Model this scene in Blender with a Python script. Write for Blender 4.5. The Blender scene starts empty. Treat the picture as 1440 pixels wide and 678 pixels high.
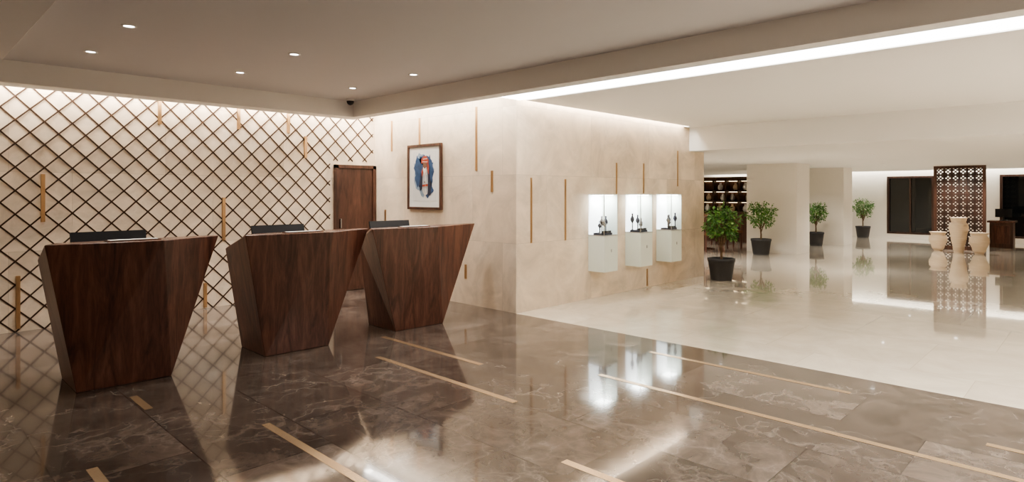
import bpy, math, random, bmesh
from mathutils import Vector, Matrix
random.seed(7)
scene=bpy.context.scene
COL=scene.collection
H=1.47
# ------------------------------------------------------------ materials
def mat_new(name):
    m=bpy.data.materials.new(name); m.use_nodes=True
    nt=m.node_tree; b=nt.nodes.get('Principled BSDF')
    return m,nt,b
def N(nt,t,**kw):
    n=nt.nodes.new(t)
    for k,v in kw.items(): setattr(n,k,v)
    return n
def plain(name,col,rough=.5,metal=0,spec=.5,emit=None,es=0,bump=0,bscale=60,var=.06):
    m,nt,b=mat_new(name)
    no=N(nt,'ShaderNodeTexNoise'); no.inputs['Scale'].default_value=bscale*.1; no.inputs['Detail'].default_value=4
    tc=N(nt,'ShaderNodeTexCoord'); nt.links.new(tc.outputs['Object'],no.inputs['Vector'])
    mx=N(nt,'ShaderNodeMix',data_type='RGBA')
    mx.inputs[6].default_value=(*[c*(1-var) for c in col],1); mx.inputs[7].default_value=(*[min(1,c*(1+var)) for c in col],1)
    nt.links.new(no.outputs['Fac'],mx.inputs[0]); nt.links.new(mx.outputs[2],b.inputs['Base Color'])
    b.inputs['Roughness'].default_value=rough; b.inputs['Metallic'].default_value=metal
    b.inputs['Specular IOR Level'].default_value=spec
    if emit:
        b.inputs['Emission Color'].default_value=(*emit,1); b.inputs['Emission Strength'].default_value=es
    if bump:
        n2=N(nt,'ShaderNodeTexNoise'); n2.inputs['Scale'].default_value=bscale
        nt.links.new(tc.outputs['Object'],n2.inputs['Vector'])
        bp=N(nt,'ShaderNodeBump'); bp.inputs['Strength'].default_value=bump; bp.inputs['Distance'].default_value=.01
        nt.links.new(n2.outputs['Fac'],bp.inputs['Height']); nt.links.new(bp.outputs['Normal'],b.inputs['Normal'])
    return m
def ramp(nt,stops,src=None):
    r=N(nt,'ShaderNodeValToRGB'); e=r.color_ramp.elements
    while len(e)<len(stops): e.new(.5)
    for i,(p,c) in enumerate(stops):
        e[i].position=p; e[i].color=(*c,1) if len(c)==3 else c
    if src: nt.links.new(src,r.inputs['Fac'])
    return r
def marble(name,axes,c1,c2,mort,bw,rh,rough,cloud_lo,veincol,veinamt,vscale=2.2,spec=.5,msize=.003,coat=0,nscale=1.6):
    m,nt,b=mat_new(name); L=nt.links
    tc=N(nt,'ShaderNodeTexCoord'); sp=N(nt,'ShaderNodeSeparateXYZ'); L.new(tc.outputs['Object'],sp.inputs[0])
    cb=N(nt,'ShaderNodeCombineXYZ'); L.new(sp.outputs[axes[0]],cb.inputs[0]); L.new(sp.outputs[axes[1]],cb.inputs[1])
    br=N(nt,'ShaderNodeTexBrick'); L.new(cb.outputs[0],br.inputs['Vector'])
    br.inputs['Scale'].default_value=1; br.inputs['Brick Width'].default_value=bw; br.inputs['Row Height'].default_value=rh
    br.inputs['Mortar Size'].default_value=msize; br.inputs['Mortar Smooth'].default_value=.1; br.offset=.37
    br.inputs['Color1'].default_value=(*c1,1); br.inputs['Color2'].default_value=(*c2,1); br.inputs['Mortar'].default_value=(*mort,1)
    addv=N(nt,'ShaderNodeVectorMath',operation='MULTIPLY_ADD'); L.new(br.outputs['Color'],addv.inputs[0]); addv.inputs[1].default_value=(40,40,40); L.new(tc.outputs['Object'],addv.inputs[2])
    n1=N(nt,'ShaderNodeTexNoise'); n1.inputs['Scale'].default_value=nscale; n1.inputs['Detail'].default_value=10; n1.inputs['Roughness'].default_value=.66; n1.inputs['Distortion'].default_value=1.2
    L.new(addv.outputs[0],n1.inputs['Vector'])
    r1=ramp(nt,[(.3,(cloud_lo,)*3),(.7,(1.2,)*3)],n1.outputs['Fac'])
    mx=N(nt,'ShaderNodeMix',data_type='RGBA',blend_type='MULTIPLY'); mx.inputs[0].default_value=1
    L.new(br.outputs['Color'],mx.inputs[6]); L.new(r1.outputs[0],mx.inputs[7])
    nd=N(nt,'ShaderNodeTexNoise'); nd.inputs['Scale'].default_value=2.5; nd.inputs['Detail'].default_value=6; L.new(addv.outputs[0],nd.inputs['Vector'])
    a2=N(nt,'ShaderNodeVectorMath',operation='MULTIPLY_ADD'); L.new(nd.outputs['Color'],a2.inputs[0]); a2.inputs[1].default_value=(.9,.9,.9); L.new(addv.outputs[0],a2.inputs[2])
    vo=N(nt,'ShaderNodeTexVoronoi',feature='DISTANCE_TO_EDGE'); vo.inputs['Scale'].default_value=vscale; L.new(a2.outputs[0],vo.inputs['Vector'])
    rv=ramp(nt,[(0,(1,1,1)),(.03,(.4,.4,.4)),(.2,(0,0,0))],vo.outputs['Distance'])
    nm=N(nt,'ShaderNodeTexNoise'); nm.inputs['Scale'].default_value=2.1; nm.inputs['Detail'].default_value=3; L.new(addv.outputs[0],nm.inputs['Vector'])
    rm=ramp(nt,[(.36,(0,0,0)),(.68,(1,1,1))],nm.outputs['Fac'])
    mu=N(nt,'ShaderNodeMath',operation='MULTIPLY'); L.new(rv.outputs[0],mu.inputs[0]); L.new(rm.outputs[0],mu.inputs[1])
    mu2=N(nt,'ShaderNodeMath',operation='MULTIPLY'); L.new(mu.outputs[0],mu2.inputs[0]); mu2.inputs[1].default_value=veinamt
    mv=N(nt,'ShaderNodeMix',data_type='RGBA'); L.new(mu2.outputs[0],mv.inputs[0]); L.new(mx.outputs[2],mv.inputs[6]); mv.inputs[7].default_value=(*veincol,1)
    L.new(mv.outputs[2],b.inputs['Base Color'])
    b.inputs['Roughness'].default_value=rough; b.inputs['Specular IOR Level'].default_value=spec
    b.inputs['Coat Weight'].default_value=coat; b.inputs['Coat Roughness'].default_value=.02
    return m
def wood(name,dark,mid,light,rough=.3,axis='Z',sc=9):
    m,nt,b=mat_new(name); L=nt.links
    tc=N(nt,'ShaderNodeTexCoord'); mp=N(nt,'ShaderNodeMapping')
    s=[1,1,1]; s['XYZ'.index(axis)]=.12
    mp.inputs['Scale'].default_value=s; L.new(tc.outputs['Object'],mp.inputs['Vector'])
    n1=N(nt,'ShaderNodeTexNoise'); n1.inputs['Scale'].default_value=sc; n1.inputs['Detail'].default_value=9; n1.inputs['Roughness'].default_value=.58; n1.inputs['Distortion'].default_value=1.4
    L.new(mp.outputs[0],n1.inputs['Vector'])
    r=ramp(nt,[(.30,dark),(.5,mid),(.72,light)],n1.outputs['Fac'])
    n2=N(nt,'ShaderNodeTexNoise'); n2.inputs['Scale'].default_value=sc*9; n2.inputs['Detail'].default_value=3; L.new(mp.outputs[0],n2.inputs['Vector'])
    r2=ramp(nt,[(.35,(.84,)*3),(.6,(1.08,)*3)],n2.outputs['Fac'])
    mx=N(nt,'ShaderNodeMix',data_type='RGBA',blend_type='MULTIPLY'); mx.inputs[0].default_value=1
    L.new(r.outputs[0],mx.inputs[6]); L.new(r2.outputs[0],mx.inputs[7]); L.new(mx.outputs[2],b.inputs['Base Color'])
    b.inputs['Roughness'].default_value=rough
    return m
def glassmat(name):
    m=bpy.data.materials.new(name); m.use_nodes=True; nt=m.node_tree; nt.nodes.clear()
    o=N(nt,'ShaderNodeOutputMaterial'); t=N(nt,'ShaderNodeBsdfTransparent'); t.inputs[0].default_value=(.97,.99,.98,1)
    g=N(nt,'ShaderNodeBsdfGlossy'); g.inputs['Roughness'].default_value=.02
    mx=N(nt,'ShaderNodeMixShader'); mx.inputs[0].default_value=.05
    nt.links.new(t.outputs[0],mx.inputs[1]); nt.links.new(g.outputs[0],mx.inputs[2]); nt.links.new(mx.outputs[0],o.inputs[0])
    return m

CR1=(.75,.62,.475); CR2=(.68,.55,.41)
M_creamXZ=marble('cream_marble_xz',(0,2),CR1,CR2,(.52,.42,.31),1.5,.85,.17,.82,(.86,.75,.61),.5,2.0,spec=.5,msize=.002)
M_creamYZ=marble('cream_marble_yz',(1,2),CR1,CR2,(.52,.42,.31),1.5,.85,.17,.82,(.86,.75,.61),.5,2.0,spec=.5,msize=.002)
M_dark=marble('emperador_marble',(1,0),(.078,.058,.047),(.165,.128,.105),(.035,.026,.022),1.25,.62,.085,.38,(.37,.31,.265),.42,4.2,spec=.6,msize=.004,coat=.2,nscale=3.2)
M_light=marble('light_marble',(1,0),(.66,.585,.475),(.62,.545,.44),(.46,.40,.32),1.2,1.2,.05,.92,(.74,.67,.57),.3,1.5,spec=.8,msize=.002,coat=.7)
M_ceil=plain('ceiling_paint',(.68,.67,.67),.85,bump=.02,var=.01)
M_white=plain('white_paint',(.85,.835,.80),.7,var=.01)
M_pier=plain('pier_paint',(.84,.79,.71),.5,var=.02)
M_walnut=wood('walnut',(.042,.016,.011),(.105,.041,.027),(.18,.078,.05),.3,sc=11)
M_walnut_top=wood('walnut_top',(.07,.03,.02),(.14,.06,.042),(.22,.11,.08),.25,axis='X')
M_wdoor=wood('door_walnut',(.04,.019,.012),(.085,.038,.024),(.13,.06,.038),.4)
M_screen=wood('screen_wood',(.018,.009,.006),(.045,.02,.013),(.075,.034,.022),.45)
M_brass=plain('brass',(.50,.32,.17),.32,.85)
M_floorbrass=plain('floor_brass',(.62,.45,.28),.25,.7)
M_bronze=plain('bronze_rod',(.06,.034,.022),.6,0,.2)
M_black=plain('black_plastic',(.012,.012,.014),.5)
M_grey=plain('steel',(.5,.5,.5),.3,1)
M_lampwhite=plain('lamp_glow',(1,1,1),.5,emit=(1,.97,.92),es=12)
M_led=plain('led_diffuser',(1,1,1),.5,emit=(1,.985,.95),es=8.5)
M_shelf=plain('shelf_fill_glow',(1,.9,.7),.5,emit=(1,.8,.5),es=5)  # glow for strips added to brighten the shelving
M_glow=plain('case_glow',(1,1,1),.5,emit=(.90,.96,1),es=2.2)
M_case=plain('case_lacquer',(.76,.81,.74),.25,var=.01)
M_glass=glassmat('case_glass')
M_pot=plain('pot_charcoal',(.045,.043,.045),.6,bump=.4,bscale=50)
M_soil=plain('soil',(.03,.02,.012),.95,bump=.6)
M_bark=plain('bark',(.16,.10,.055),.85,bump=.4)
M_leaf=plain('leaf',(.06,.17,.03),.45,var=.35,bscale=60)
M_leaf2=plain('leaf_light',(.15,.30,.07),.45,var=.3,bscale=60)
M_vase=plain('vase_clay',(.66,.52,.37),.6,bump=.2,bscale=30,var=.08)
M_night=plain('night_glass',(.006,.008,.009),.05,spec=.8)
M_paper=plain('mat_paper',(.80,.79,.76),.7,var=.01)
M_blue=plain('paint_blue',(.04,.085,.18),.7,var=.6,bscale=120)
M_blue2=plain('paint_blue_pale',(.28,.36,.45),.7,var=.4,bscale=120)
M_robe=plain('paint_robe',(.62,.58,.54),.7,var=.25,bscale=150)
M_coat=plain('paint_coat',(.02,.025,.05),.7,var=.3,bscale=150)
M_red=plain('paint_red',(.42,.075,.04),.7,var=.5,bscale=300)
M_skin=plain('paint_skin',(.22,.11,.07),.7,var=.3,bscale=200)
M_print=plain('print_paper',(.74,.73,.71),.7)
M_fabric=plain('chair_fabric',(.16,.07,.035),.8)
M_gem=plain('silver_piece',(.35,.35,.38),.2,1)
M_velvet=plain('display_velvet',(.03,.03,.045),.7)
M_warm=plain('restaurant_wall',(.62,.52,.38),.6)

# ------------------------------------------------------------ mesh builder
class MB:
    def __init__(s): s.v=[];s.f=[];s.mi=[];s.mats=[];s.sm=[]
    def m(s,mat):
        if mat not in s.mats: s.mats.append(mat)
        return s.mats.index(mat)
    def add(s,vs,fs,mat,smooth=False):
        o=len(s.v); s.v+= [tuple(v) for v in vs]; k=s.m(mat)
        for f in fs: s.f.append(tuple(o+i for i in f)); s.mi.append(k); s.sm.append(smooth)
    def box(s,x0,x1,y0,y1,z0,z1,mat,M=None):
        vs=[Vector((x,y,z)) for z in(z0,z1) for y in(y0,y1) for x in(x0,x1)]
        if M: vs=[M@v for v in vs]
        s.add(vs,[(0,2,3,1),(4,5,7,6),(0,1,5,4),(2,6,7,3),(0,4,6,2),(1,3,7,5)],mat)
    def bar(s,a,b,w,h,mat,up=(0,0,1)):
        a=Vector(a);b=Vector(b);d=(b-a).normalized();u=Vector(up)
        if abs(d.dot(u))>.99:u=Vector((1,0,0))
        r=d.cross(u).normalized();u=r.cross(d)
        vs=[]
        for p in(a,b):
            for i,j in((-1,-1),(1,-1),(1,1),(-1,1)): vs.append(p+r*i*w/2+u*j*h/2)
        s.add(vs,[(0,3,2,1),(4,5,6,7),(0,1,5,4),(1,2,6,5),(2,3,7,6),(3,0,4,7)],mat)
    def lathe(s,prof,c,mat,n=32,smooth=True,caps=True):
        vs=[];fs=[]
        for r,z in prof:
            for i in range(n):
                a=2*math.pi*i/n; vs.append((c[0]+r*math.cos(a),c[1]+r*math.sin(a),c[2]+z))
        for k in range(len(prof)-1):
            for i in range(n):
                j=(i+1)%n; fs.append((k*n+i,k*n+j,(k+1)*n+j,(k+1)*n+i))
        s.add(vs,fs,mat,smooth)
        if caps:
            s.add(vs[:n],[tuple(range(n))[::-1]],mat); s.add(vs[-n:],[tuple(range(n))],mat)
    def tube(s,pts,rads,mat,n=8):
        vs=[];fs=[]
        for k,p in enumerate(pts):
            p=Vector(p); d=(Vector(pts[min(k+1,len(pts)-1)])-Vector(pts[max(k-1,0)])).normalized()
            r=d.cross(Vector((.3,1,.1))).normalized(); u=r.cross(d)
            for i in range(n):
                a=2*math.pi*i/n; vs.append(p+(r*math.cos(a)+u*math.sin(a))*rads[k])
        for k in range(len(pts)-1):
            for i in range(n):
                j=(i+1)%n; fs.append((k*n+i,k*n+j,(k+1)*n+j,(k+1)*n+i))
        s.add(vs,fs,mat,True)
    def done(s,name,origin=(0,0,0),bevel=0):
        me=bpy.data.meshes.new(name); o=Vector(origin)
        me.from_pydata([Vector(v)-o for v in s.v],[],s.f)
        for m in s.mats: me.materials.append(m)
        for p,k,q in zip(me.polygons,s.mi,s.sm): p.material_index=k; p.use_smooth=q
        me.update()
        ob=bpy.data.objects.new(name,me); ob.location=o; COL.objects.link(ob)
        if bevel:
            b=ob.modifiers.new('bevel','BEVEL'); b.width=bevel; b.segments=2; b.limit_method='ANGLE'
        return ob
def boxobj(name,x0,x1,y0,y1,z0,z1,mat):
    b=MB(); b.box(x0,x1,y0,y1,z0,z1,mat); return b.done(name)

X1=5.43; Y2=5.21; YL=8.3; XE=10.28; XB=23.4; YM=-6; XM=-3.5; YN=12
BE=4.90; LS=5.48
# ------------------------------------------------------------ room shell
b=MB()
b.box(XM,X1,YM,YL,-.1,0,M_dark)
b.box(X1,XB,YM,YN,-.1,0,M_light)
b.done('floor')
boxobj('wall_lattice',XM,X1,YL,YL+.2,-.1,2.95,M_creamXZ)
b=MB()
x0,x1,y0,y1,z0,z1=X1,XE,Y2,YL+.2,0,2.95
b.add([(x0,y0,z0),(x0,y1,z0),(x0,y1,z1),(x0,y0,z1)],[(0,3,2,1)],M_creamYZ)
b.add([(x0,y0,z0),(x1,y0,z0),(x1,y0,z1),(x0,y0,z1)],[(0,1,2,3)],M_creamXZ)
b.add([(x1,y0,z0),(x1,y1,z0),(x1,y1,z1),(x1,y0,z1)],[(0,1,2,3)],M_creamYZ)
b.add([(x0,y1,z0),(x1,y1,z0),(x1,y1,z1),(x0,y1,z1)],[(0,3,2,1)],M_creamXZ)
b.done('wall_display')
boxobj('wall_left',XM-.2,XM,YM,YL+.2,-.1,2.95,M_creamYZ)
boxobj('wall_rear',XM-.2,XB+.2,YM-.2,YM,-.1,2.95,M_creamXZ)
boxobj('wall_north',XE-.3,XB+.2,YN,YN+.2,-.1,2.95,M_warm)
boxobj('wall_block_end',XE-.3,XE-.02,YL+.2,YN,-.1,2.95,M_warm)
def wall_x(name,x,th,y0,y1,z1,holes,mat):
    b=MB(); ys=sorted(holes,key=lambda h:h[0]); c=y0
    for h in ys:
        b.box(x,x+th,c,h[0],-.1,z1,mat); b.box(x,x+th,h[0],h[1],-.1,h[2],mat); b.box(x,x+th,h[0],h[1],h[3],z1,mat); c=h[1]
    b.box(x,x+th,c,y1,-.1,z1,mat); return b.done(name)
WIN=[(4.02,5.33,.14,2.03),(.3,2.37,.14,2.03),(-4.5,-1.0,.14,2.03)]
wall_x('wall_back',XB,.2,YM,YN,2.95,WIN,M_pier)
for i,(a,c,z0,z1) in enumerate(WIN):
    b=MB(); b.box(XB+.08,XB+.1,a,c,z0,z1,M_night)
    for (p,q,r,s) in((a,a+.06,z0,z1),(c-.06,c,z0,z1),(a+.06,c-.06,z0,z0+.06),(a+.06,c-.06,z1-.06,z1)):
        b.box(XB-.02,XB+.07,p,q,r,s,M_screen)
    mid=(a+c)/2; b.box(XB+.0,XB+.07,mid-.02,mid+.02,z0+.06,z1-.06,M_screen)
    b.done('window_%d'%(i+1))
boxobj('roof_slab',XM-.2,XB+.2,YM-.2,YN+.2,2.95,3.05,M_ceil)
b=MB()
b.box(.7,4.72,YM,7.75,2.78,2.9,M_ceil)
b.done('ceiling')
b=MB()
b.box(XM,BE,7.75,8.05,2.56,2.94,M_white)
b.box(4.72,BE,YM,7.75,2.56,2.94,M_white)
b.box(XM,.7,YM,7.75,2.56,2.94,M_white)
b.done('ceiling_soffit',bevel=.004)
b=MB()
b.box(LS,9.75,YM,Y2-.12,2.60,2.94,M_white)
b.box(9.55,9.75,Y2-.12,Y2-.001,2.60,2.94,M_white)
b.done('ceiling_lobby')
b=MB()
b.box(9.75,XB-.3,YM,Y2-.001,2.2,2.94,M_white)
b.box(XE+.001,XB-.3,Y2-.001,YN,2.2,2.94,M_white)
b.done('ceiling_low')
boxobj('column_pier',15.38,16.27,5.41,6.63,0,2.2,M_pier)
boxobj('column_pier',19.0,19.8,5.40,6.9,0,2.2,M_pier)
boxobj('led_strip_light',BE+.004,LS-.004,YM+.02,Y2-.02,2.612,2.63,M_led)

# ------------------------------------------------------------ lattice grille on wall
b=MB(); S=.25
def clip(x0,z0,dx,dz,r):
    t0,t1=-99,99
    for p,d,lo,hi in((x0,dx,r[0],r[1]),(z0,dz,r[2],r[3])):
        a,c=(lo-p)/d,(hi-p)/d
        if a>c:a,c=c,a
        t0=max(t0,a);t1=min(t1,c)
    return (t0,t1) if t1>t0 else None
R=(-2.6,5.40,.0,2.72); D=(4.66,6,-1,1.96)
dxs=1/math.sqrt(2)
for sg in(1,-1):
    k=-14
    while k<60:
        xs=-6+k*S if sg>0 else -3+k*S
        c=clip(xs,0,dxs*sg,dxs,R)
        if c:
            iv=[c]; h=clip(xs,0,dxs*sg,dxs,D)
            if h:
                iv=[]
                if h[0]>c[0]: iv.append((c[0],min(c[1],h[0])))
                if h[1]<c[1]: iv.append((max(c[0],h[1]),c[1]))
            for (a,e) in iv:
                if e-a<.03: continue
                y=YL-.009 if sg>0 else YL-.004
                b.bar((xs+dxs*sg*a,y,dxs*a),(xs+dxs*sg*e,y,dxs*e),.005,.0155,M_bronze,up=(0,0,1))
        k+=1
b.done('wall_lattice_grille')

# ------------------------------------------------------------ brass inlays
f=865.;cx=720.;hz=272.
CA,SA=math.cos(math.radians(44.2)),math.sin(math.radians(44.2))
def on_y(px,Y):
    k=(px-cx)/f; X=(Y*CA+k*Y*SA)/(SA-k*CA); return X,X*CA+Y*SA
def on_x(px,X):
    k=(px-cx)/f; Y=(SA*X-k*CA*X)/(CA+k*SA); return Y,X*CA+Y*SA
def zz(py,d): return H-(py-hz)*d/f
b=MB()
for px,t,bo in((224,142,175),(335,153,182),(405,160,187),(429,192,222),(60,245,312),(314,278,338),(25,388,462),(288,398,432)):
    X,d=on_y(px,YL); b.box(X-.018,X+.018,YL-.03,YL,max(.01,zz(bo,d)),min(2.6,zz(t,d)),M_brass)
b.done('trim_1')
b=MB()
for px,t,bo in((747,250,342),(795,252,338),(867,229,273),(905,230,272),(953,212,262),(910,378,402)):
    X,d=on_y(px,Y2); b.box(X-.016,X+.016,Y2-.006,Y2,max(.01,zz(bo,d)),min(2.58,zz(t,d)),M_brass)
b.done('trim_2')
b=MB()
for px,t,bo in((551,170,213),(590,166,204),(670,150,240),(692,240,270),(542,295,317),(655,372,392)):
    Y,d=on_x(px,X1); b.box(X1-.005,X1,Y-.02,Y+.02,max(.01,zz(bo,d)),min(2.6,zz(t,d)),M_brass)
b.done('trim_3')
b=MB()
for X,a,c in((1.715,1.6,3.86),(3.12,3.0,4.72),(3.6,3.87,5.35),(4.07,.1,2.97),(4.98,1.37,3.06),(2.62,1.2,2.15),(4.52,-.8,.52),(1.28,4.70,5.07),(.79,3.3,3.9),(2.3,-1,.6),(1.0,-1,1)):
    b.box(X-.026,X+.026,a,c,0,.0015,M_floorbrass)
b.done('trim_4')

# ------------------------------------------------------------ door
b=MB()
dx0,dx1,dz=4.72,5.42,1.90; yw=YL-.002
b.box(dx0,dx0+.05,YL-.06,yw,0,dz,M_wdoor); b.box(dx1-.05,dx1,YL-.06,yw,0,dz,M_wdoor)
b.box(dx0,dx1,YL-.06,yw,dz-.05,dz,M_wdoor)
b.box(dx0+.052,dx1-.052,YL-.035,yw,0.005,dz-.052,M_wdoor)
b.box(dx0+.08,dx0+.095,YL-.07,YL-.035,.95,1.09,M_grey)
b.done('door_1')

# ------------------------------------------------------------ desks
def desk(xb0,xb1,xl,zl,xt0,xtm,xt1):
    b=MB(); yf=5.45; T=1.10; yk=5.62
    V=[(xb0,yf,0),(xb1,yf-.03,0),(xb1-.05,5.95,0),(xb0,5.97,0),
       (xt0,yf,T),(xtm,yf-.12,T),(xt1,yf+.17,T),(xt1-.07,yk+.09,T),(xt0+.09,yk,T),
       (xl,6.0,zl),(xt0+.1,yk+.02,zl),(xt1-.10,yk+.11,zl),(xt1-.2,6.0,zl)]
    F=[(0,1,5,4),(1,6,5),(0,4,9,3),(4,8,9),(8,10,9),(3,9,12,2),(1,2,12,11,7,6),(0,3,2,1)]
    b.add(V,F,M_walnut); b.add(V,[(4,5,6,7,8),(8,7,11,10),(9,10,11,12)],M_walnut_top)
    o=b.done('reception_desk',((xb0+xb1)/2,5.7,0))
    me=o.data
    bm=bmesh.new(); bm.from_mesh(me); bmesh.ops.remove_doubles(bm,verts=bm.verts,dist=1e-4); bmesh.ops.recalc_face_normals(bm,faces=bm.faces); bm.to_mesh(me); bm.free()
    o.modifiers.new('bevel','BEVEL').width=.004
    c=(xt0+xtm)/2+.12; W=zl+.002; zc=1.055
    T0=Matrix.Translation((c,5.85,zc))
    m=MB(); M=T0@Matrix.Rotation(math.radians(-14),4,'X')
    m.box(-.265,.265,-.010,.010,-.05,.105,M_black,M)
    m.box(-.25,.25,.010,.011,-.04,.095,M_night,M)
    m.box(-.265,.265,-.011,.011,.105,.107,M_black,M)
    m.box(-.1,.1,-.05,.08,W-zc,W+.012-zc,M_black,T0)
    m.box(-.02,.02,-.02,.02,W+.01-zc,.02,M_black,T0)
    m.done('desk_monitor',(c,5.85,W))
    m=MB()
    m.box(c-.1,c+.27,5.47,5.57,T+.0005,T+.007,M_walnut_top); m.box(c-.08,c+.25,5.48,5.56,T+.007,T+.010,M_paper)
    m.done('document_tray',(c,5.6,T))
desk(1.01,1.64,.86,.95,.82,1.56,2.08)
desk(2.42,3.03,2.28,.95,2.243,2.99,3.60)
desk(3.83,4.45,3.72,.95,3.54,4.30,5.12)

# ------------------------------------------------------------ framed portrait
yl,yr,zt,zb=7.38,6.61,2.17,1.24
b=MB(); x=X1-.007
fw=.035
b.box(x-.035,x,yr,yr+fw,zb,zt,M_wdoor); b.box(x-.035,x,yl-fw,yl,zb,zt,M_wdoor)
b.box(x-.035,x,yr+fw,yl-fw,zb,zb+fw,M_wdoor); b.box(x-.035,x,yr+fw,yl-fw,zt-fw,zt,M_wdoor)
b.box(x-.02,x,yr+fw,yl-fw,zb+fw,zt-fw,M_paper)
w=yl-yr; h=zt-zb
def poly(pts,mat,lay):
    P=[(x-.02-.0012*lay,yl-u*w,zt-v*h) for u,v in pts]
    b.add(P,[tuple(range(len(P)))],mat)
def blob(cu,cv,ru,rv,mat,lay,j=.12,n=28,seed=1):
    rr=random.Random(seed); poly([(cu+ru*math.cos(2*math.pi*i/n)*(1+rr.uniform(-j,j)),cv+rv*math.sin(2*math.pi*i/n)*(1+rr.uniform(-j,j))) for i in range(n)],mat,lay)
poly([(.15,.11),(.85,.11),(.85,.87),(.15,.87)],M_print,1)
blob(.48,.45,.27,.31,M_blue2,2,.22,seed=4)
blob(.35,.42,.14,.24,M_blue,3,.22,seed=5)
blob(.67,.42,.11,.21,M_blue,3,.25,seed=6)
blob(.5,.24,.15,.07,M_blue,3,.25,seed=16)
blob(.62,.68,.14,.12,M_blue,3,.25,seed=17)
poly([(.47,.38),(.44,.46),(.43,.60),(.46,.72),(.52,.79),(.60,.76),(.64,.66),(.63,.50),(.60,.40),(.57,.37)],M_robe,4)
poly([(.60,.40),(.67,.47),(.71,.62),(.69,.78),(.61,.79),(.62,.6)],M_coat,5)
poly([(.46,.40),(.40,.47),(.36,.62),(.38,.72),(.45,.68),(.46,.5)],M_coat,5)
poly([(.49,.47),(.48,.62),(.50,.74),(.51,.74),(.50,.60),(.51,.48)],M_blue2,6)
poly([(.57,.47),(.59,.60),(.58,.74),(.60,.74),(.61,.60),(.59,.47)],M_blue2,6)
blob(.53,.33,.06,.06,M_skin,7,.03,seed=8)
poly([(.48,.35),(.485,.41),(.53,.46),(.575,.41),(.58,.35),(.53,.38)],M_paper,8)
poly([(.425,.30),(.43,.23),(.50,.18),(.58,.185),(.64,.24),(.64,.32),(.56,.285),(.50,.285)],M_red,8)
poly([(.46,.265),(.61,.27),(.615,.278),(.46,.273)],M_paper,9)
poly([(.48,.225),(.60,.22),(.605,.228),(.48,.233)],M_paper,9)
poly([(.60,.29),(.655,.33),(.65,.47),(.60,.40)],M_red,8)
poly([(.47,.36),(.43,.42),(.45,.50),(.48,.44)],M_red,8)
poly([(.46,.62),(.62,.61),(.62,.64),(.46,.65)],M_red,8)
blob(.53,.58,.02,.012,M_skin,9,.1,seed=9); poly([(.53,.57),(.54,.57),(.56,.66),(.55,.66)],M_grey,9)
b.done('framed_portrait')

# ------------------------------------------------------------ display cases
def case(X,k):
    w=.32; yb=Y2-.001; yf=4.94; zb,zm,zt=.39,.885,1.46
    b=MB()
    b.box(X,X+w,yf,yb,zb,zm,M_case)
    b.box(X+.004,X+w-.004,yf-.003,yf,zb+.01,zm-.012,M_case)
    b.box(X+w/2-.008,X+w/2+.008,yf-.012,yf-.003,.66,.70,M_grey)
    b.box(X-.003,X+w+.003,yf-.005,yb,zm,zm+.01,M_grey)
    b.box(X+.01,X+w-.01,yb-.012,yb,zm+.01,zt-.012,M_glow)
    b.box(X+w-.012,X+w,yf,yb-.013,zm+.01,zt-.012,M_case)
    b.box(X,X+w,yf,yb,zt-.012,zt,M_case)
    b.box(X+.03,X+w-.03,yf+.05,yb-.05,zt-.02,zt-.012,M_lampwhite)
    b.add([(X+.002,yf,zm+.01),(X+w-.012,yf,zm+.01),(X+w-.012,yf,zt-.012),(X+.002,yf,zt-.012)],[(0,1,2,3)],M_glass)
    b.add([(X+.002,yf,zm+.01),(X+.002,yb-.013,zm+.01),(X+.002,yb-.013,zt-.012),(X+.002,yf,zt-.012)],[(0,3,2,1)],M_glass)
    b.box(X,X+.008,yf,yf+.008,zm+.01,zt-.012,M_grey)
    cxx=X+w/2; z0=zm+.01; r=random.Random(k)
    b.box(X+.05,X+w-.06,yf+.05,yb-.05,z0,z0+.025,M_velvet)
    for i in range(4):
        px=cxx+(i-1.5)*.06; py=(yf+yb)/2+r.uniform(-.06,.06); hh=r.uniform(.10,.22)
        b.lathe([(.026,0),(.008,.014),(.008,hh*.5),(.030,hh*.7),(.026,hh*.85),(.010,hh),(.014,hh+.03),(.003,hh+.04)],(px,py,z0+.025),M_gem if (i+k)%2 else M_velvet,14)
    for i in range(3):
        b.box(X+.06+i*.07,X+.11+i*.07,yf+.06,yf+.09,z0+.026,z0+.055,M_gem if i%2 else M_black)
    b.done('jewelry_display_case',(cxx,5.07,zb))
    L=bpy.data.lights.new('case_lamp','AREA'); L.size=.18; L.energy=2.5; L.color=(.90,.96,1)
    o=bpy.data.objects.new('case_lamp',L); o.location=(cxx,5.07,zt-.03); COL.objects.link(o)
case(6.88,1); case(7.79,2); case(8.67,3)

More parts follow.
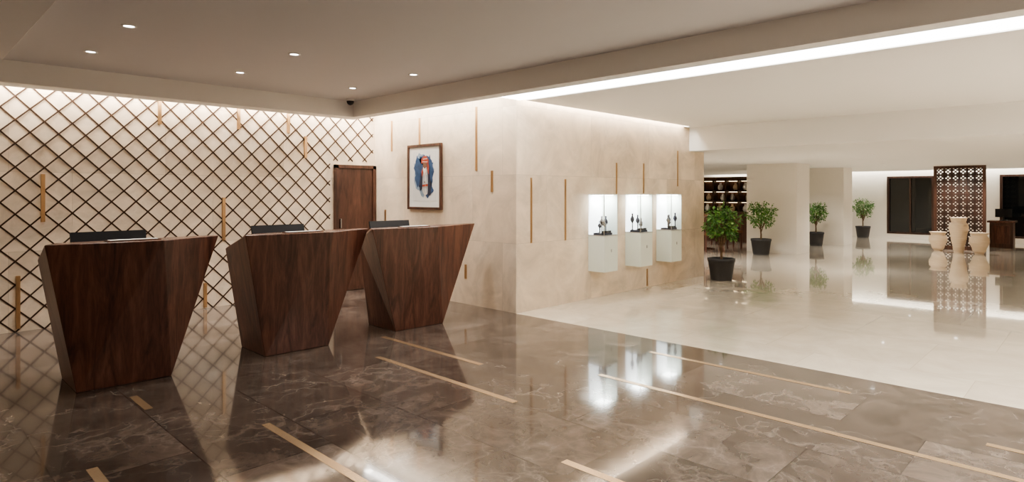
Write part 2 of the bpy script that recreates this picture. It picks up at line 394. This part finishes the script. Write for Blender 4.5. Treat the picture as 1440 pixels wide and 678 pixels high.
# ------------------------------------------------------------ plants
def plant(x,y,pr,ph,z0,z1,fr,seed,nl=1000):
    r=random.Random(seed); b=MB()
    b.lathe([(pr*.74,0),(pr*.78,.02),(pr*.96,ph-.05),(pr,ph-.05),(pr,ph),(pr*.9,ph),(pr*.88,ph-.04)],(x,y,0),M_pot,28,caps=False)
    b.lathe([(.001,ph-.045),(pr*.88,ph-.04)],(x,y,0),M_soil,28,caps=False)
    b.lathe([(pr*.74,0),(.001,0)],(x,y,0),M_pot,28,caps=False)
    zc=(z0+z1)/2; rz=(z1-z0)/2
    tp=[(x,y,ph-.05),(x+.03,y+.01,ph+.1),(x-.02,y,ph+.2),(x+.01,y-.01,zc)]
    b.tube(tp,[.022,.018,.015,.012],M_bark)
    cl=[]
    for i in range(12):
        a=i*2.4+r.uniform(-.3,.3); q=((i+.5)/12)
        zq=1-2*q; rr=math.sqrt(max(0,1-zq*zq))*r.uniform(.8,1.1)
        c=Vector((x+fr*.74*rr*math.cos(a),y+fr*.74*rr*math.sin(a),zc+rz*.72*zq+.03+r.uniform(-.04,.04)))
        cl.append(c); st=Vector((x,y,min(zc,ph+.12+.25*r.random()*(zc-ph))))
        mid=(st+c)/2+Vector((0,0,.03)); b.tube([st,mid,c],[.009,.006,.003],M_bark,5)
    for i in range(nl):
        c=r.choice(cl); q=Vector((r.gauss(0,1),r.gauss(0,1),r.gauss(0,.7))); q=q.normalized()*fr*.38*r.random()**.5
        p=c+q; d=(q.normalized()+Vector((r.uniform(-.7,.7),r.uniform(-.7,.7),r.uniform(-.8,.3)))).normalized()
        s=d.cross(Vector((r.uniform(-1,1),r.uniform(-1,1),1))).normalized(); ln=r.uniform(.045,.075); wd=ln*.28
        nrm=s.cross(d)
        P=[p,p+d*ln*.45+s*wd+nrm*.004,p+d*ln-nrm*.006,p+d*ln*.45-s*wd+nrm*.004]
        b.add(P,[(0,1,2),(0,2,3)],M_leaf if r.random()<.55 else M_leaf2)
    b.done('potted_ficus',(x,y,0))
plant(9.98,4.74,.225,.37,.62,1.23,.30,1,1300)
plant(14.78,6.02,.235,.38,.62,1.25,.36,2)
plant(18.42,5.95,.21,.38,.62,1.20,.30,3)
plant(22.9,5.92,.225,.38,.64,1.27,.33,4)

# ------------------------------------------------------------ vases
def vase(x,y,prof,name='clay_vase'):
    b=MB(); P=[]
    n=60; zs=[p[1] for p in prof]
    for i in range(n+1):
        z=zs[-1]*i/n
        for k in range(len(prof)-1):
            if prof[k][1]<=z<=prof[k+1][1]+1e-9:
                t=(z-prof[k][1])/(prof[k+1][1]-prof[k][1]); t=t*t*(3-2*t); rr=prof[k][0]*(1-t)+prof[k+1][0]*t; break
        P.append((rr+.003*math.sin(z*120),z))
    top=P[-1]; P+= [(top[0]+.012,top[1]+.008),(top[0]+.008,top[1]+.02),(top[0]-.02,top[1]+.018),(top[0]-.035,top[1]-.04),(.02,top[1]-.08)]
    b.lathe(P,(x,y,0),M_vase,36); b.done(name,(x,y,0))
vase(18.7,2.70,[(.10,0),(.12,.1),(.165,.38),(.205,.62),(.195,.70),(.15,.75),(.17,.85)])
vase(18.9,3.16,[(.09,0),(.14,.10),(.20,.28),(.195,.36),(.15,.42),(.18,.47)])
vase(18.55,2.27,[(.09,0),(.14,.10),(.205,.30),(.20,.38),(.155,.45),(.185,.50)])

# ------------------------------------------------------------ carved screen
b=MB(); xs=19.6; y0,y1,z0,z1=2.26,3.37,0,2.19; fw=.07
b.box(xs-.04,xs+.04,y0,y0+fw,z0,z1,M_wdoor); b.box(xs-.04,xs+.04,y1-fw,y1,z0,z1,M_wdoor)
b.box(xs-.04,xs+.04,y0+fw,y1-fw,z0,z0+.1,M_wdoor); b.box(xs-.04,xs+.04,y0+fw,y1-fw,z1-fw,z1,M_wdoor)
ny,nz=6,12; a0,a1,c0,c1=y0+fw,y1-fw,z0+.1,z1-fw; sy=(a1-a0)/ny; sz=(c1-c0)/nz
for i in range(1,ny): b.box(xs-.015,xs+.015,a0+i*sy-.018,a0+i*sy+.018,c0,c1,M_screen)
for i in range(1,nz): b.box(xs-.014,xs+.014,a0,a1,c0+i*sz-.018,c0+i*sz+.018,M_screen)
for i in range(ny):
    for j in range(nz):
        yc=a0+(i+.5)*sy; zc=c0+(j+.5)*sz
        for (p,q) in(((-.5,0),(0,.5)),((0,.5),(.5,0)),((.5,0),(0,-.5)),((0,-.5),(-.5,0)),((-.5,-.5),(.5,.5)),((-.5,.5),(.5,-.5))):
            b.bar((xs,yc+p[0]*sy,zc+p[1]*sz),(xs,yc+q[0]*sy,zc+q[1]*sz),.024,.030,M_screen,up=(1,0,0))
b.done('carved_wood_screen',(xs,2.8,0))

b=MB(); b.box(21.0,21.5,1.85,2.35,0,.68,M_wdoor); b.box(20.95,21.55,1.8,2.4,.68,.73,M_walnut_top); b.box(20.99,21.0,1.92,2.28,.12,.6,M_walnut)
b.done('concierge_counter',(21.2,2.1,0),bevel=.008)
b=MB(); b.box(21.3,21.32,1.9,2.26,.82,1.05,M_black); b.box(21.29,21.33,2.06,2.10,.74,.85,M_black); b.box(21.2,21.4,2.0,2.16,.731,.742,M_black)
b.done('computer_monitor',(21.3,2.08,.73))

# ------------------------------------------------------------ restaurant beyond
b=MB(); xr=18.0; ya,yb=7.2,10.4
b.box(xr+.2,xr+.24,ya,yb,0,1.90,M_wdoor)
for y in [ya+i*.4 for i in range(9)]: b.box(xr-.04,xr+.2,y-.025,y+.025,0,1.90,M_screen)
for z in(.9,1.22,1.54,1.87): b.box(xr-.035,xr+.2,ya,yb,z-.022,z+.022,M_screen)
for z in(1.22,1.54,1.87): b.box(xr+.14,xr+.16,ya+.03,yb-.03,z-.034,z-.022,M_shelf)  # added emissive strips, they warm up the dark shelves
b.box(xr-.02,xr+.02,ya,yb,.0,.88,M_wdoor)
b.box(xr-.06,xr+.24,ya,yb,1.90,1.97,M_wdoor)
rr=random.Random(3)
for i in range(8):
    for j in range(3):
        if rr.random()<.8:
            yc=ya+i*.4+.2; zc=.925+j*.325
            b.lathe([(.05,0),(.08,.06),(.07,.13),(.03,.18),(.035,.22)],(xr+.1,yc+rr.uniform(-.06,.06),zc),rr.choice([M_vase,M_paper,M_grey]),14)
b.done('restaurant_shelving')
def chair(x,y,ang):
    b=MB(); M=Matrix.Translation((x,y,0))@Matrix.Rotation(ang,4,'Z')
    for i in(-.2,.2):
        b.box(i-.02,i+.02,-.22,-.18,0,.42,M_walnut,M); b.box(i-.02,i+.02,.18,.22,0,.88,M_walnut,M)
    b.box(-.23,.23,-.23,.23,.42,.49,M_fabric,M); b.box(-.18,.18,.185,.215,.58,.86,M_fabric,M); b.box(-.18,.18,.18,.22,.86,.89,M_walnut,M)
    b.done('dining_chair',(x,y,0),bevel=.006)
chair(14.6,7.15,.6); chair(15.9,7.3,-2.2); chair(15.2,8.4,2.8); chair(16.8,8.2,1.0)
b=MB(); b.lathe([(.28,0),(.28,.02),(.04,.05),(.035,.7),(.42,.72),(.42,.75)],(15.2,7.72,0),M_walnut_top,28); b.done('dining_table',(15.2,7.72,0))

def dome(px_x,y,z):
    b=MB(); b.lathe([(.055,0),(.055,-.03)],(px_x,y,z),M_white,24)
    b.lathe([(.05,-.03),(.046,-.055),(.03,-.078),(.004,-.088)],(px_x,y,z),M_black,24); b.done('security_dome_camera',(px_x,y,z))
dome(4.55,7.55,2.779); dome(.62,7.2,2.559)

# ------------------------------------------------------------ lights
def area(name,loc,sx,sy,e,col=(1,.86,.70),rot=(0,0,0)):
    L=bpy.data.lights.new(name,'AREA'); L.shape='RECTANGLE'; L.size=sx; L.size_y=sy; L.energy=e; L.color=col
    o=bpy.data.objects.new(name,L); o.location=loc; o.rotation_euler=rot; COL.objects.link(o); return o
WARM=(1,.955,.89)
G=2.35
area('cove_light_lattice',(1.0,8.17,2.80),8.6,.12,74*G,WARM)
area('cove_light_picture',(5.2,6.7,2.80),.25,2.8,21*G,WARM)
area('cove_light_display',(7.5,Y2-.06,2.74),4.0,.07,20*G,WARM)
area('cove_light_back',(XB-.15,3,2.5),.2,17,85*G,(1,.98,.93))
def downlight(x,y,z,e,size=.07):
    b=MB(); b.lathe([(.055,0),(.055,-.006),(.04,-.006),(.038,-.002)],(x,y,z),M_white,20,caps=False)
    b.lathe([(.038,-.002),(.001,-.002)],(x,y,z),M_lampwhite,20,caps=False)
    o=b.done('ceiling_downlight',(x,y,z))  # also used for the added fill lamps below
    L=bpy.data.lights.new('downlight_lamp','SPOT'); L.energy=e*G; L.spot_size=math.radians(135); L.spot_blend=.8; L.shadow_soft_size=size; L.color=(1,.97,.92)
    l=bpy.data.objects.new('lamp',L); l.parent=o; l.location=(0,0,-.02); COL.objects.link(l)
for X in(1.36,2.72,4.1):
    for Y in(5.5,6.75): downlight(X,Y,2.78,32)
    for Y in(0,-2.6): downlight(X,Y,2.78,120)  # added fill rows behind the camera, never in view
for X in(6.6,8.6):
    for Y in(-1.2,-3.2,-5.0): downlight(X,Y,2.60,180,.15)  # invented fill for the lobby, fixtures stay out of view
for X,Y in((12,-1.5),(12,-4),(16,-1.5),(16,-4),(20,-1.5),(13,3.2),(17.2,4.0),(19.0,2.8),(21.5,4.3)):  # entries with negative Y are added fill, out of view
    downlight(X,Y,2.2,110,.12)
downlight(12.6,6.0,2.2,150,.1)  # extra lamp added to brighten the first pier's front face
downlight(17.6,6.2,2.2,35,.1)  # extra lamp added for the second pier's dim face
for X,Y in((13,8.5),(16,9),(20.5,8)):
    downlight(X,Y,2.2,85,.1)

w=bpy.data.worlds.new('World'); scene.world=w; w.use_nodes=True
w.node_tree.nodes['Background'].inputs[0].default_value=(.02,.025,.04,1); w.node_tree.nodes['Background'].inputs[1].default_value=.3

cd=bpy.data.cameras.new('camera'); cam=bpy.data.objects.new('camera',cd); COL.objects.link(cam)
cam.location=(0,0,H); cam.rotation_euler=(math.radians(90),0,math.radians(44.2-90))
cd.sensor_width=36; cd.lens=865/1440*36; cd.shift_y=(272-339)/1440; cd.clip_start=.05
scene.camera=cam
try: scene.view_settings.look='AgX - Medium High Contrast'
except Exception as e: print(e)
